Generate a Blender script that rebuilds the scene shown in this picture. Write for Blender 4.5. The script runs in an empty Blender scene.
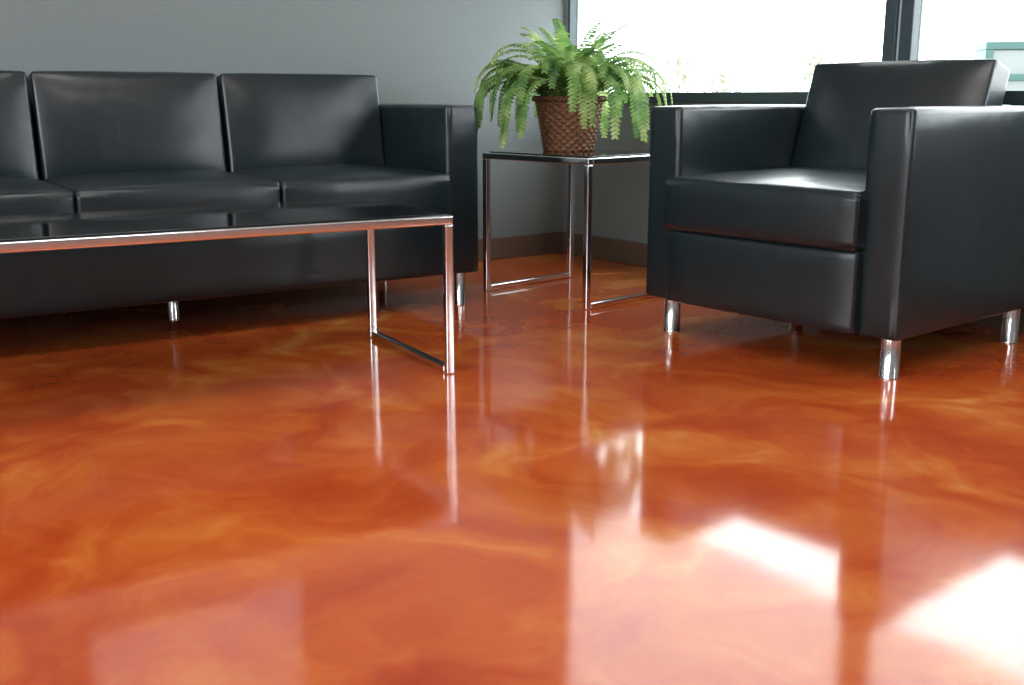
import bpy, bmesh, math, random
from mathutils import Vector, Matrix
random.seed(7)
scene = bpy.context.scene
scene.view_settings.view_transform = 'Standard'
scene.view_settings.look = 'None'
scene.view_settings.exposure = 0.0
D2R = math.pi/180

# ---------------------------------------------------------------- materials
def new_mat(name):
    m = bpy.data.materials.new(name); m.use_nodes = True
    nt = m.node_tree
    b = nt.nodes['Principled BSDF']
    return m, nt, b
def setp(b, **k):
    for key, v in k.items():
        b.inputs[key.replace('_', ' ')].default_value = v
def noise_bump(nt, b, scale, strength, dist=0.01, detail=4, kind='noise', coord='Object'):
    tc = nt.nodes.new('ShaderNodeTexCoord')
    n = nt.nodes.new('ShaderNodeTexNoise'); n.inputs['Scale'].default_value = scale; n.inputs['Detail'].default_value = detail; out = n.outputs['Fac']
    nt.links.new(tc.outputs[coord], n.inputs['Vector'])
    bp = nt.nodes.new('ShaderNodeBump'); bp.inputs['Strength'].default_value = strength; bp.inputs['Distance'].default_value = dist
    nt.links.new(out, bp.inputs['Height'])
    nt.links.new(bp.outputs['Normal'], b.inputs['Normal'])
    return n, bp, tc
def ramp(nt, src, stops):
    r = nt.nodes.new('ShaderNodeValToRGB')
    el = r.color_ramp.elements
    el[0].position = stops[0][0]; el[0].color = (*stops[0][1], 1)
    el[1].position = stops[-1][0]; el[1].color = (*stops[-1][1], 1)
    for p, c in stops[1:-1]:
        e = el.new(p); e.color = (*c, 1)
    nt.links.new(src, r.inputs['Fac'])
    return r

def leather(name, col):
    m, nt, b = new_mat(name)
    n, bp, tc = noise_bump(nt, b, 5, 0.33, 0.02, 2)
    mp = nt.nodes.new('ShaderNodeMapping'); mp.inputs['Scale'].default_value = (3.0, 9.0, 22.0)
    nt.links.new(tc.outputs['Object'], mp.inputs['Vector'])
    nc = nt.nodes.new('ShaderNodeTexNoise'); nc.inputs['Scale'].default_value = 1.0; nc.inputs['Detail'].default_value = 3; nc.inputs['Distortion'].default_value = 0.6
    nt.links.new(mp.outputs['Vector'], nc.inputs['Vector'])
    bc = nt.nodes.new('ShaderNodeBump'); bc.inputs['Strength'].default_value = 0.10; bc.inputs['Distance'].default_value = 0.006
    nt.links.new(nc.outputs['Fac'], bc.inputs['Height']); nt.links.new(bp.outputs['Normal'], bc.inputs['Normal'])
    v = nt.nodes.new('ShaderNodeTexVoronoi'); v.inputs['Scale'].default_value = 260
    nt.links.new(tc.outputs['Object'], v.inputs['Vector'])
    bp2 = nt.nodes.new('ShaderNodeBump'); bp2.inputs['Strength'].default_value = 0.08; bp2.inputs['Distance'].default_value = 0.002
    nt.links.new(v.outputs['Distance'], bp2.inputs['Height'])
    nt.links.new(bc.outputs['Normal'], bp2.inputs['Normal'])
    nt.links.new(bp2.outputs['Normal'], b.inputs['Normal'])
    r = ramp(nt, n.outputs['Fac'], [(0.3, col), (0.7, tuple(c*1.2 for c in col))])
    nt.links.new(r.outputs['Color'], b.inputs['Base Color'])
    setp(b, Roughness=0.28); b.inputs['Specular IOR Level'].default_value = 0.58
    return m
M_leather = leather('black_leather', (0.005, 0.012, 0.015))
M_seam, nt, b = new_mat('leather_piping'); setp(b, Base_Color=(0.005, 0.009, 0.011, 1), Roughness=0.3)
noise_bump(nt, b, 200, 0.1, 0.001)
M_chrome, nt, b = new_mat('chrome'); setp(b, Base_Color=(0.85, 0.86, 0.88, 1), Metallic=1.0, Roughness=0.13)
n, bp, tc = noise_bump(nt, b, 60, 0.02, 0.002)
M_glass_top, nt, b = new_mat('black_table_top'); setp(b, Base_Color=(0.008, 0.010, 0.011, 1), Roughness=0.06)
noise_bump(nt, b, 4, 0.02, 0.01)

# floor : metallic epoxy
M_floor, nt, b = new_mat('epoxy_floor')
tc = nt.nodes.new('ShaderNodeTexCoord')
n1 = nt.nodes.new('ShaderNodeTexNoise'); n1.inputs['Scale'].default_value = 1.5; n1.inputs['Detail'].default_value = 4
nt.links.new(tc.outputs['Object'], n1.inputs['Vector'])
mixv = nt.nodes.new('ShaderNodeMix'); mixv.data_type = 'VECTOR'; mixv.inputs['Factor'].default_value = 0.42
nt.links.new(tc.outputs['Object'], mixv.inputs[4]); nt.links.new(n1.outputs['Color'], mixv.inputs[5])
n2 = nt.nodes.new('ShaderNodeTexNoise'); n2.inputs['Scale'].default_value = 6.0; n2.inputs['Detail'].default_value = 7
n2.inputs['Roughness'].default_value = 0.54; n2.inputs['Distortion'].default_value = 0.8
nt.links.new(mixv.outputs[1], n2.inputs['Vector'])
r = ramp(nt, n2.outputs['Fac'], [(0.26, (0.34, 0.044, 0.012)), (0.42, (0.42, 0.072, 0.016)), (0.52, (0.47, 0.098, 0.020)),
                                 (0.62, (0.53, 0.150, 0.030)), (0.76, (0.60, 0.26, 0.080))])
n3 = nt.nodes.new('ShaderNodeTexNoise'); n3.inputs['Scale'].default_value = 1.6; n3.inputs['Detail'].default_value = 3
nt.links.new(tc.outputs['Object'], n3.inputs['Vector'])
r3 = ramp(nt, n3.outputs['Fac'], [(0.35, (0.86, 0.72, 0.68)), (0.62, (1.03, 1.10, 1.1))])
mx = nt.nodes.new('ShaderNodeMix'); mx.data_type = 'RGBA'; mx.blend_type = 'MULTIPLY'; mx.inputs['Factor'].default_value = 1
nt.links.new(r.outputs['Color'], mx.inputs[6]); nt.links.new(r3.outputs['Color'], mx.inputs[7])
nt.links.new(mx.outputs[2], b.inputs['Base Color'])
setp(b, Roughness=0.09); b.inputs['IOR'].default_value = 1.6
nb = nt.nodes.new('ShaderNodeTexNoise'); nb.inputs['Scale'].default_value = 5; nb.inputs['Detail'].default_value = 1
nt.links.new(tc.outputs['Object'], nb.inputs['Vector'])
bp = nt.nodes.new('ShaderNodeBump'); bp.inputs['Strength'].default_value = 0.05; bp.inputs['Distance'].default_value = 0.01
nt.links.new(nb.outputs['Fac'], bp.inputs['Height']); nt.links.new(bp.outputs['Normal'], b.inputs['Normal'])

def paint(name, col, rough=0.7, bump=0.08):
    m, nt, b = new_mat(name)
    n, bp, tc = noise_bump(nt, b, 90, bump, 0.003)
    r = ramp(nt, n.outputs['Fac'], [(0.3, tuple(c*0.96 for c in col)), (0.7, tuple(min(1, c*1.04) for c in col))])
    nt.links.new(r.outputs['Color'], b.inputs['Base Color']); setp(b, Roughness=rough)
    return m
M_wall = paint('grey_wall_paint', (0.170, 0.198, 0.202))
M_ceil = paint('ceiling_paint', (0.7, 0.7, 0.68))
M_base = paint('baseboard_vinyl', (0.12, 0.08, 0.055), 0.5)
M_frame = paint('dark_window_frame', (0.03, 0.05, 0.06), 0.35, 0.02)
M_frame2 = paint('mullion_gasket', (0.35, 0.45, 0.5), 0.35, 0.02)
M_ext = paint('exterior_concrete', (0.55, 0.55, 0.52), 0.9)
M_box = paint('green_utility_paint', (0.02, 0.065, 0.055), 0.5)
M_boxw = paint('pale_panel', (0.14, 0.155, 0.15), 0.5)

def transp(name, col, gloss=0.04):
    m = bpy.data.materials.new(name); m.use_nodes = True; nt = m.node_tree
    nt.nodes.clear()
    o = nt.nodes.new('ShaderNodeOutputMaterial'); t = nt.nodes.new('ShaderNodeBsdfTransparent'); t.inputs['Color'].default_value = (*col, 1)
    g = nt.nodes.new('ShaderNodeBsdfGlossy'); g.inputs['Roughness'].default_value = 0.02
    mm = nt.nodes.new('ShaderNodeMixShader'); mm.inputs[0].default_value = gloss
    nt.links.new(t.outputs[0], mm.inputs[1]); nt.links.new(g.outputs[0], mm.inputs[2]); nt.links.new(mm.outputs[0], o.inputs[0])
    return m
M_pane = transp('window_glass', (0.96, 0.98, 0.98))
M_tint = transp('solar_shade_mesh', (0.66, 0.65, 0.64), 0.0)

# ---------------------------------------------------------------- mesh helpers
def link(o): scene.collection.objects.link(o); return o
def mesh_obj(name, bm, mat, parent=None, smooth=True):
    me = bpy.data.meshes.new(name); bm.to_mesh(me); bm.free()
    if smooth:
        for p in me.polygons: p.use_smooth = True
    me.materials.append(mat)
    o = link(bpy.data.objects.new(name, me))
    if parent: o.parent = parent
    return o
def empty(name, loc, rotz=0):
    e = link(bpy.data.objects.new(name, None)); e.location = loc; e.rotation_euler = (0, 0, rotz); e.empty_display_size = 0.1
    return e
def box(name, lo, hi, mat, parent=None, bevel=0.0, segs=3, puff=None, cuts=0, tilt=0.0):
    bm = bmesh.new(); bmesh.ops.create_cube(bm, size=2)
    if cuts: bmesh.ops.subdivide_edges(bm, edges=bm.edges[:], cuts=cuts, use_grid_fill=True)
    lo = Vector(lo); hi = Vector(hi); c = (lo+hi)/2; h = (hi-lo)/2
    for v in bm.verts:
        u = v.co.copy()
        d = Vector((0, 0, 0))
        if puff:
            for ax in range(3):
                for s in (1, -1):
                    key = ('+' if s > 0 else '-') + 'xyz'[ax]
                    if key in puff and abs(u[ax]-s) < 1e-4:
                        o1, o2 = [k for k in range(3) if k != ax]
                        d[ax] += s*puff[key]*(1-abs(u[o1])**4)*(1-abs(u[o2])**4)
        v.co = Vector((u[i]*h[i] for i in range(3))) + d
    if tilt:
        R = Matrix.Rotation(tilt, 3, 'X')
        piv = Vector((0, 0, -h.z))
        for v in bm.verts: v.co = R @ (v.co-piv) + piv
    for v in bm.verts: v.co = v.co + c
    o = mesh_obj(name, bm, mat, parent, smooth=bevel > 0)
    if bevel:
        md = o.modifiers.new('bev', 'BEVEL'); md.width = bevel; md.segments = segs; md.limit_method = 'ANGLE'; md.angle_limit = 50*D2R
        if not cuts:
            wn = o.modifiers.new('wn', 'WEIGHTED_NORMAL'); wn.keep_sharp = False
    return o
def tube(name, pts, r, mat, parent=None, cyclic=False):
    cu = bpy.data.curves.new(name, 'CURVE'); cu.dimensions = '3D'; cu.bevel_depth = r; cu.bevel_resolution = 3
    sp = cu.splines.new('POLY'); sp.points.add(len(pts)-1)
    for p, q in zip(sp.points, pts): p.co = (*q, 1)
    sp.use_cyclic_u = cyclic
    cu.materials.append(mat)
    o = link(bpy.data.objects.new(name, cu))
    if parent: o.parent = parent
    return o
def rloop(x0, x1, y0, y1, rad, fn, n=5):
    pts = []
    for cx, cy, a0 in ((x1-rad, y1-rad, 0), (x0+rad, y1-rad, 90), (x0+rad, y0+rad, 180), (x1-rad, y0+rad, 270)):
        for i in range(n+1):
            a = (a0+90*i/n)*D2R
            pts.append(fn(cx+rad*math.cos(a), cy+rad*math.sin(a)))
    return pts
def cyl(name, c, r, z0, z1, mat, parent=None, segs=32):
    bm = bmesh.new()
    prof = [(0, z1), (r, z1), (r, z0+0.006), (r*1.03, z0+0.005), (r*1.03, z0+0.001), (r*0.97, z0), (0, z0)]
    rings = []
    for (pr, z) in prof:
        if pr == 0: rings.append([bm.verts.new((c[0], c[1], z))])
        else: rings.append([bm.verts.new((c[0]+pr*math.cos(2*math.pi*i/segs), c[1]+pr*math.sin(2*math.pi*i/segs), z)) for i in range(segs)])
    for a, b2 in zip(rings[:-1], rings[1:]):
        for i in range(segs):
            j = (i+1) % segs
            if len(a) == 1: bm.faces.new((a[0], b2[i], b2[j]))
            elif len(b2) == 1: bm.faces.new((a[i], b2[0], a[j]))
            else: bm.faces.new((a[i], b2[i], b2[j], a[j]))
    bmesh.ops.recalc_face_normals(bm, faces=bm.faces[:])
    o = mesh_obj(name, bm, mat, parent)
    md = o.modifiers.new('es', 'EDGE_SPLIT'); md.split_angle = 40*D2R
    return o

# ---------------------------------------------------------------- seating
def seating(name, n, W, D, origin, ang, leg_r, legs, zB, lip, widen, bc, zS, zT):
    """bc = back cushion (y0, y1, ztop, tilt_deg)"""
    e = empty(name, (origin[0], origin[1], 0), ang)
    A = 0.12; zA = 0.655
    for k, x0 in (('arm_left', 0), ('arm_right', W-A)):
        box(k, (x0, 0, zB-0.004), (x0+A, D, zA), M_leather, e, 0.020, 4, cuts=9, puff={'+x': 0.006, '-x': 0.006, '+z': 0.004, '-y': 0.004})
        f = lambda a, z: (a, 0.004, z)
        tube(k+'_front_piping', rloop(x0+0.006, x0+A-0.006, zB+0.002, zA-0.006, 0.014, f), 0.0028, M_seam, e, True)
    box('base_rail', (A-widen+0.003, -lip+0.010, zB), (W-A+widen-0.003, D-0.05, zS), M_leather, e, 0.012, 3, cuts=7, puff={'-y': 0.006})
    box('back_frame', (A-0.005, D-0.10, zB), (W-A+0.005, D, 0.66), M_leather, e, 0.02, 4)
    w = (W-2*A)/n
    by0, by1, bz, bt = bc; tl = -bt*D2R; h0 = zT-0.03; ym = (by0+by1)/2; hy = (by1-by0)/2
    for i in range(n):
        x0 = A+i*w+0.002; x1 = A+(i+1)*w-0.002
        xs0 = x0-(widen if i == 0 else 0); xs1 = x1+(widen if i == n-1 else 0)
        s = '' if n == 1 else '_%d' % (i+1)
        box('seat_cushion'+s, (xs0, -lip-0.004, zS-0.003), (xs1, by0+0.08, zT), M_leather, e, 0.024, 5, cuts=11, puff={'+z': 0.018, '-y': 0.010})
        tube('seat_piping_top'+s, rloop(xs0+0.006, xs1-0.006, -lip+0.002, by0+0.07, 0.02, lambda a, q: (a, q, zT-0.005)), 0.003, M_seam, e, True)
        tube('seat_piping_low'+s, rloop(xs0+0.006, xs1-0.006, -lip+0.002, by0+0.07, 0.02, lambda a, q: (a, q, zS+0.003)), 0.003, M_seam, e, True)
        box('back_cushion'+s, (x0+0.003, by0, h0), (x1-0.003, by1, bz), M_leather, e, 0.028, 5, cuts=11, puff={'-y': 0.022, '+z': 0.006}, tilt=tl)
        def onback(a, z, y):
            R = Matrix.Rotation(tl, 3, 'X') @ Vector((0, y, z-h0))
            return (a, ym+R.y, h0+R.z)
        tube('back_piping'+s, rloop(x0+0.011, x1-0.011, zT, bz-0.008, 0.022, lambda a, z: onback(a, z, -hy+0.004)), 0.003, M_seam, e, True)
    for k, (lx, ly) in enumerate(legs):
        cyl('leg_%d' % (k+1), (lx, ly), leg_r, 0.0, zB+0.003, M_chrome, e)
    return e

aS = 33.0*D2R; WS = 1.95
fr = Vector((-0.108, 3.565))
oS = fr - WS*Vector((math.cos(aS), math.sin(aS)))
seating('leather_sofa', 3, WS, 0.69, oS, aS, 0.018,
        [(0.05, 0.05), (WS-0.050, 0.045), (0.05, 0.63), (WS-0.05, 0.63), (1.02, 0.32)], 0.116, 0.028, 0.0, (0.42, 0.57, 0.750, 9), 0.30, 0.443)
seating('leather_armchair', 1, 0.826, 0.745, (0.394, 3.164), -50*D2R, 0.024,
        [(0.063, 0.055), (0.826-0.047, 0.055), (0.063, 0.68), (0.826-0.047, 0.68)], 0.109, 0.042, 0.018, (0.50, 0.60, 0.785, 17), 0.318, 0.462)

# ---------------------------------------------------------------- tables
def table(name, origin, ang, L, W, h, t=0.022):
    e = empty(name, (origin[0], origin[1], 0), ang)
    q = t/2
    def bar(n, a, b2): box(n, a, b2, M_chrome, e, 0.004, 3)
    for i, x in enumerate((0, L)):
        for j, y in enumerate((0, W)):
            bar('leg_%d' % (i*2+j+1), (x-q, y-q, 0.0), (x+q, y+q, h-t))
        bar('floor_rail_%d' % (i+1), (x-q, q, 0.001), (x+q, W-q, t*0.9))
    for j, y in enumerate((0, W)): bar('long_rail_%d' % (j+1), (-q, y-q, h-t), (L+q, y+q, h))
    for i, x in enumerate((0, L)): bar('end_rail_%d' % (i+1), (x-q, q, h-t), (x+q, W-q, h))
    box('top_panel', (q*0.6, q*0.6, h-t*0.7), (L-q*0.6, W-q*0.6, h+0.004), M_glass_top, e, 0.002, 2)
    return e
aC = 30*D2R; LC = 1.17
c2 = Vector((-0.158, 2.645)); oC = c2 - LC*Vector((math.cos(aC), math.sin(aC)))
table('coffee_table', oC, aC, LC, 0.495, 0.399)
aE = -47.0*D2R
table('end_table', (-0.09, 3.847), aE, 0.49, 0.43, 0.492)

# ---------------------------------------------------------------- fern
TZ = 0.492+0.004
e = empty('potted_fern', (0.202, 3.90, TZ))
M_wick, nt, b = new_mat('wicker'); n, bp, tc = noise_bump(nt, b, 120, 0.3, 0.002)
r = ramp(nt, n.outputs['Fac'], [(0.3, (0.08, 0.030, 0.014)), (0.7, (0.29, 0.125, 0.06))]); nt.links.new(r.outputs['Color'], b.inputs['Base Color']); setp(b, Roughness=0.5)
H = 0.182; r0 = 0.088; r1 = 0.120; NS = 240; NR = 84; rings_n = 15
bm = bmesh.new(); vs = []
for k in range(NR+1):
    z = H*k/NR; row = []
    ring = k/NR*rings_n
    bulge = abs(math.sin(math.pi*ring))
    for i in range(NS):
        th = 2*math.pi*i/NS
        wv = math.sin(th*20 + math.pi*int(min(ring, rings_n-0.01)))
        rr = r0+(r1-r0)*(z/H) + 0.0045*bulge*(0.35+0.65*wv) 
        row.append(bm.verts.new((rr*math.cos(th), rr*math.sin(th), z)))
    vs.append(row)
for k in range(NR):
    for i in range(NS):
        j = (i+1) % NS; bm.faces.new((vs[k][i], vs[k][j], vs[k+1][j], vs[k+1][i]))
bm.faces.new(list(reversed(vs[0])))
inn = [bm.verts.new((0.106*math.cos(2*math.pi*i/NS), 0.106*math.sin(2*math.pi*i/NS), H-0.03)) for i in range(NS)]
for i in range(NS):
    j = (i+1) % NS; bm.faces.new((vs[-1][i], vs[-1][j], inn[j], inn[i]))
mesh_obj('wicker_pot', bm, M_wick, e)
for s in (0, 1):
    tube('rim_braid_%d' % (s+1), [((r1+0.003+0.005*math.cos(t*math.pi*2*22/200+s*math.pi))*math.cos(2*math.pi*t/200),
                            (r1+0.003+0.005*math.cos(t*math.pi*2*22/200+s*math.pi))*math.sin(2*math.pi*t/200),
                            H-0.002+0.005*math.sin(t*math.pi*2*22/200+s*math.pi)) for t in range(200)], 0.006, M_wick, e, True)
M_soil = paint('soil', (0.03, 0.02, 0.012), 0.9, 0.6)
bm = bmesh.new(); bmesh.ops.create_circle(bm, cap_ends=True, radius=0.107, segments=48)
for v in bm.verts: v.co.z = H-0.028
mesh_obj('soil', bm, M_soil, e)
# foliage
M_leaf, nt, b = new_mat('fern_leaf')
oi = nt.nodes.new('ShaderNodeTexCoord'); n = nt.nodes.new('ShaderNodeTexNoise'); n.inputs['Scale'].default_value = 11
nt.links.new(oi.outputs['Object'], n.inputs['Vector'])
r = ramp(nt, n.outputs['Fac'], [(0.3, (0.06, 0.18, 0.05)), (0.5, (0.23, 0.42, 0.11)), (0.7, (0.62, 0.76, 0.32))])
nt.links.new(r.outputs['Color'], b.inputs['Base Color']); setp(b, Roughness=0.4)
tr = nt.nodes.new('ShaderNodeBsdfTranslucent'); nt.links.new(r.outputs['Color'], tr.inputs['Color'])
ms = nt.nodes.new('ShaderNodeMixShader'); ms.inputs[0].default_value = 0.5
out = nt.nodes['Material Output']
nt.links.new(b.outputs[0], ms.inputs[1]); nt.links.new(tr.outputs[0], ms.inputs[2]); nt.links.new(ms.outputs[0], out.inputs[0])
bm = bmesh.new()
def frond(az, el0, L, droop, start):
    N = 36; p = Vector(start); ds = L/N; el = el0; az2 = az
    curl = random.uniform(-0.6, 0.6)
    pts = []
    for i in range(N+1):
        d = Vector((math.cos(el)*math.cos(az2), math.cos(el)*math.sin(az2), math.sin(el)))
        pts.append((p.copy(), d)); p = p + d*ds
        el = max(-1.45, el - droop*(0.15+1.7*i/N)/N); az2 += curl/N
    for i in range(N):
        (a, d), (b2, _) = pts[i], pts[i+1]
        side = d.cross(Vector((0, 0, 1))).normalized(); up = side.cross(d).normalized()
        w = 0.0018*(1-i/N)+0.0005
        q = [bm.verts.new(a+side*w), bm.verts.new(a-side*w), bm.verts.new(b2-side*w), bm.verts.new(b2+side*w)]
        bm.faces.new(q)
        f = i/N
        if f < 0.08: continue
        ll = 0.045*min(1, (f-0.02)*5)*(1-f)**0.5+0.007
        ll *= random.uniform(0.88, 1.1)
        lw = ds*0.52
        for s in (-1, 1):
            dr = (side*s*1.0 + d*0.30 - up*0.05 + Vector((0, 0, -0.25+random.uniform(-.12, .12)))).normalized()
            fw = d
            base = a + d*ds*0.5
            tip = base+dr*ll
            m1 = base+dr*ll*0.3+up*0.002; m2 = base+dr*ll*0.72
            vv = [bm.verts.new(base-fw*lw*0.6), bm.verts.new(m1-fw*lw), bm.verts.new(m2-fw*lw*0.65), bm.verts.new(tip),
                  bm.verts.new(m2+fw*lw*0.55), bm.verts.new(m1+fw*lw*0.85), bm.verts.new(base+fw*lw*0.6)]
            c0 = bm.verts.new(base+up*0.0005); c1 = bm.verts.new(m1-up*0.003); c2_ = bm.verts.new(m2-up*0.003)
            for fcs in ((vv[0], vv[1], c1, c0), (vv[1], vv[2], c2_, c1), (vv[2], vv[3], c2_), (vv[3], vv[4], c2_), (vv[4], vv[5], c1, c2_), (vv[5], vv[6], c0, c1)):
                bm.faces.new(fcs)
U = random.uniform
k = 0
for cnt, e0, e1, l0, l1, d0, d1 in ((36, 38, 58, 0.44, 0.53, 3.5, 4.1), (36, 55, 76, 0.35, 0.43, 2.5, 3.2), (20, 72, 88, 0.27, 0.35, 0.9, 1.8)):
    for j in range(cnt):
        k += 1
        az = 2*math.pi*k*0.61803+U(-.2, .2); rr = U(0.01, 0.06)
        frond(az, U(e0, e1)*D2R, U(l0, l1), U(d0, d1), (rr*math.cos(az), rr*math.sin(az), H-0.025))
mesh_obj('fern_foliage', bm, M_leaf, e)

# ---------------------------------------------------------------- room
corner = Vector((0.23, 4.85, 0)); aR = -53.25*D2R
MR = Matrix.Translation(corner) @ Matrix.Rotation(aR, 4, 'Z')
PX, QY, CH, T = 7.0, 6.5, 2.8, 0.2
def join_boxes(name, boxes, mat, bevel=0):
    bm = bmesh.new()
    for lo, hi in boxes:
        m = bmesh.ops.create_cube(bm, size=1)
        for v in m['verts']:
            v.co = Vector(((lo[i]+hi[i])/2 + v.co[i]*(hi[i]-lo[i]) for i in range(3)))
    o = mesh_obj(name, bm, mat, None, False); o.matrix_world = MR
    if bevel:
        md = o.modifiers.new('b', 'BEVEL'); md.width = bevel; md.segments = 2
    return o
TW = 0.05
join_boxes('floor', [((-T, -QY-T, -0.1), (PX+T, TW, 0.0))], M_floor)
join_boxes('ceiling', [((-T, -QY-T, CH), (PX+T, T, CH+0.1))], M_ceil)
join_boxes('wall_left', [((-T, -QY-T, 0), (0, TW, CH))], M_wall)
SILL = 0.66; WT = 2.45
join_boxes('wall_window_side', [((0, 0, 0), (PX+T, TW, SILL)), ((0, 0, WT), (PX+T, TW, CH)), ((0, 0, SILL), (0.02, TW, WT)), ((6.65, 0, SILL), (PX+T, TW, WT))], M_wall)
join_boxes('wall_right', [((PX, -QY, 0), (PX+T, 0, CH))], M_wall)
join_boxes('wall_rear', [((0, -QY-T, 0), (PX, -QY, 0.7)), ((0, -QY-T, 2.4), (PX, -QY, CH)), ((0, -QY-T, .7), (0.6, -QY, 2.4)), ((3.2, -QY-T, .7), (3.8, -QY, 2.4)), ((6.4, -QY-T, .7), (PX, -QY, 2.4))], M_wall)  # unseen rear wall; its openings are added to let in fill light
join_boxes('baseboard_left', [((0, -QY, 0), (0.012, 0, 0.095))], M_base, 0.003)
join_boxes('baseboard_window_side', [((0.012, -0.012, 0), (PX, 0, 0.095))], M_base, 0.003)
def win(idx, x0, x1, fl=0.045):
    e = empty('window_%d' % idx, (0, 0, 0)); e.matrix_world = MR
    y0, y1 = -0.004, 0.045; f = 0.045
    box('frame_bottom', (x0, y0-0.012, SILL), (x1, y1, SILL+f-0.005), M_frame, e, 0.003, 2)
    box('frame_top', (x0, y0, WT-f), (x1, y1, WT), M_frame, e, 0.003, 2)
    box('frame_left', (x0, y0, SILL+f-0.005), (x0+fl, y1, WT-f), M_frame, e, 0.003, 2)
    box('frame_right', (x1-f, y0, SILL+f-0.005), (x1, y1, WT-f), M_frame, e, 0.003, 2)
    box('glass', (x0+fl, 0.03, SILL+f-0.005), (x1-f, 0.036, WT-f), M_pane, e)
    box('solar_shade', (x0+fl, 0.018, 1.09), (x1-f, 0.0185, WT-f), M_tint, e)
    box('gasket', (x1, y0+0.012, SILL), (x1+0.014, y1, WT), M_frame2, e)
win(1, 0.02, 1.640, 0.015); win(2, 1.654, 3.30); win(3, 3.314, 4.96); win(4, 4.974, 6.62)
# framed picture on left wall
cw = MR.inverted() @ Vector((-0.846, 4.047, 0)); cw2 = MR.inverted() @ Vector((-1.541, 3.527, 0))
e = empty('framed_picture', (0, 0, 0)); e.matrix_world = MR
ya, yb = cw2.y, cw.y
M_pf = paint('picture_frame_paint', (0.10, 0.10, 0.10), 0.4)
M_canvas, nt, b = new_mat('canvas_print'); n, bp, tc = noise_bump(nt, b, 3, 0.02, 0.002)
r = ramp(nt, n.outputs['Fac'], [(0.3, (0.6, 0.7, 0.85)), (0.7, (0.9, 0.92, 0.95))]); nt.links.new(r.outputs['Color'], b.inputs['Base Color'])
box('canvas', (0.002, ya+0.02, 1.20), (0.022, yb-0.02, 1.85), M_canvas, e)
for nm, lo, hi in (('frame_low', (0.001, ya, 1.18), (0.03, yb, 1.20)), ('frame_high', (0.001, ya, 1.85), (0.03, yb, 1.87)),
                   ('frame_side_1', (0.001, ya, 1.20), (0.03, ya+0.02, 1.85)), ('frame_side_2', (0.001, yb-0.02, 1.20), (0.03, yb, 1.85))):
    box(nm, lo, hi, M_pf, e, 0.002, 2)
# unseen glowing ceiling panels, added as fill to brighten the interior
M_em = bpy.data.materials.new('fill_panel_glow'); M_em.use_nodes = True; b = M_em.node_tree.nodes['Principled BSDF']
b.inputs['Emission Color'].default_value = (1, 0.98, 0.95, 1); b.inputs['Emission Strength'].default_value = 7
for x, y in ((2.0, -4.4), (4.2, -4.4), (4.2, -2.2), (2.0, -2.4)):
    o = join_boxes('ceiling_fill_panel', [((x-.3, y-.6, CH-0.03), (x+.3, y+.6, CH-0.001))], M_em)
# portals guiding sky light sampling through the windows and the added rear fill openings
def portal(name, c, sx, sz, into):
    l = bpy.data.lights.new(name, 'AREA'); l.shape = 'RECTANGLE'; l.size = sx; l.size_y = sz; l.cycles.is_portal = True
    o = link(bpy.data.objects.new(name, l))
    p = MR @ Vector(c); dr = (MR.to_3x3() @ Vector(into)).normalized()
    o.location = p; o.rotation_euler = dr.to_track_quat('-Z', 'Y').to_euler()
portal('sky_portal_window', (3.32, 0.06, (SILL+WT)/2), 6.64, WT-SILL, (0, -1, 0))
portal('sky_portal_rear_fill_opening', (1.9, -QY-0.1, 1.55), 2.6, 1.7, (0, 1, 0))
portal('sky_portal_rear_fill_opening', (5.1, -QY-0.1, 1.55), 2.6, 1.7, (0, 1, 0))

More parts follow.
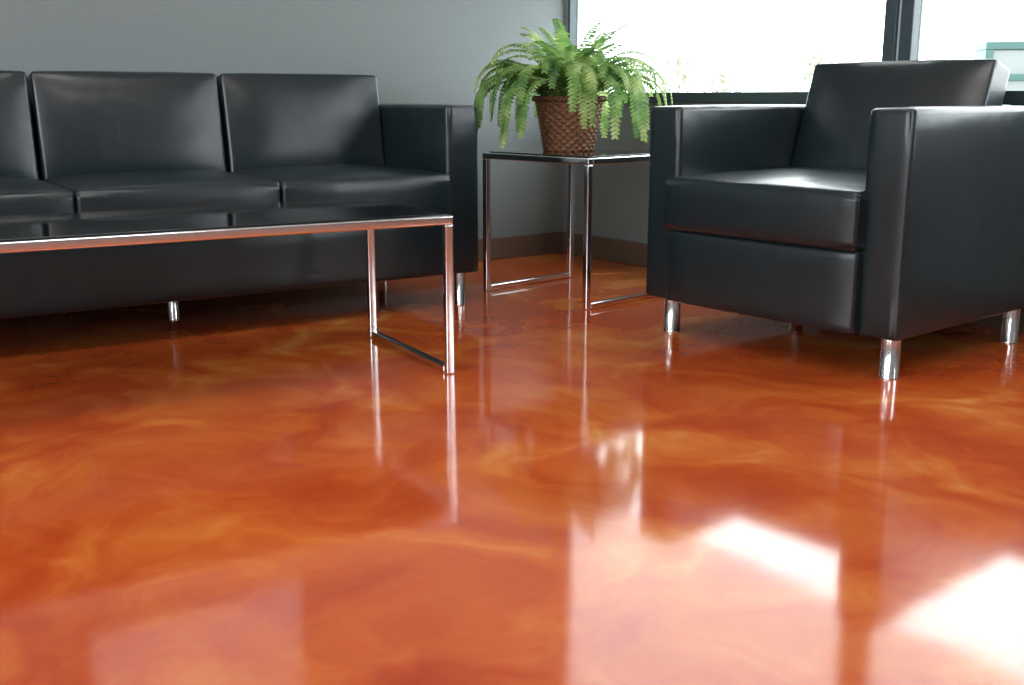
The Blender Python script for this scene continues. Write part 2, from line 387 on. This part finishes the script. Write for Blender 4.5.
# ---------------------------------------------------------------- outside
join_boxes('exterior_ground', [((-15, T+0.05, -0.35), (25, 40, -0.25))], M_ext)
M_bush, nt, b = new_mat('shrub_leaf'); n, bp, tc = noise_bump(nt, b, 14, 0.2, 0.05)
r = ramp(nt, n.outputs['Fac'], [(0.35, (0.28, 0.31, 0.20)), (0.65, (0.36, 0.38, 0.30))]); nt.links.new(r.outputs['Color'], b.inputs['Base Color']); setp(b, Roughness=0.9)
def shrub(loc, w, h):
    bm = bmesh.new()
    for k in range(420):
        th = random.uniform(0, 6.283); rr = math.sqrt(random.random())*w/2; z = random.uniform(0.1, h)
        rr *= math.sin(math.pi*min(1, max(0.08, z/h*0.85+0.1)))**0.6
        c = Vector((rr*math.cos(th), rr*math.sin(th), z)); s = random.uniform(0.04, 0.08)
        a = Vector((random.uniform(-1, 1), random.uniform(-1, 1), random.uniform(-1, 1))).normalized()*s
        b2 = a.orthogonal().normalized()*s*0.5
        bm.faces.new([bm.verts.new(c-a), bm.verts.new(c+b2), bm.verts.new(c+a), bm.verts.new(c-b2)])
    bmesh.ops.create_cone(bm, cap_ends=True, segments=8, radius1=0.03, radius2=0.015, depth=h*0.9, matrix=Matrix.Translation((0, 0, h*0.45)))
    o = mesh_obj('shrub', bm, M_bush); o.location = loc
shrub((0.149*14, 14, -0.25), 0.6, 1.45); shrub((0.276*14, 14, -0.25), 0.6, 1.5); shrub((0.19*17, 17, -0.25), 0.8, 1.3)
e = empty('utility_cabinet', (0.445*9+0.0, 9, -0.25), -12*D2R)
box('cabinet_body', (-0.2, -0.2, 0.0), (0.6, 0.2, 1.30), M_boxw, e, 0.01, 2)
for i, (x0, x1, z0, z1) in enumerate(((-0.22, 0.62, 1.30, 1.36), (-0.22, -0.16, 0, 1.30), (0.56, 0.62, 0, 1.30), (-0.16, 0.56, 1.06, 1.11))):
    box('cabinet_trim_%d' % (i+1), (x0, -0.22, z0), (x1, 0.22, z1), M_box, e, 0.006, 2)

# world
w = bpy.data.worlds.new('World'); scene.world = w; w.use_nodes = True
bg = w.node_tree.nodes['Background']; bg.inputs['Color'].default_value = (0.93, 0.97, 1.0, 1); bg.inputs['Strength'].default_value = 8.5

# camera
cam = bpy.data.cameras.new('camera'); co = link(bpy.data.objects.new('camera', cam))
co.location = (0, 0, 0.68); co.rotation_euler = ((90-12.78)*D2R, 0, 0); cam.lens = 36*1080/1024; cam.sensor_width = 36
cam.clip_start = 0.02
scene.camera = co
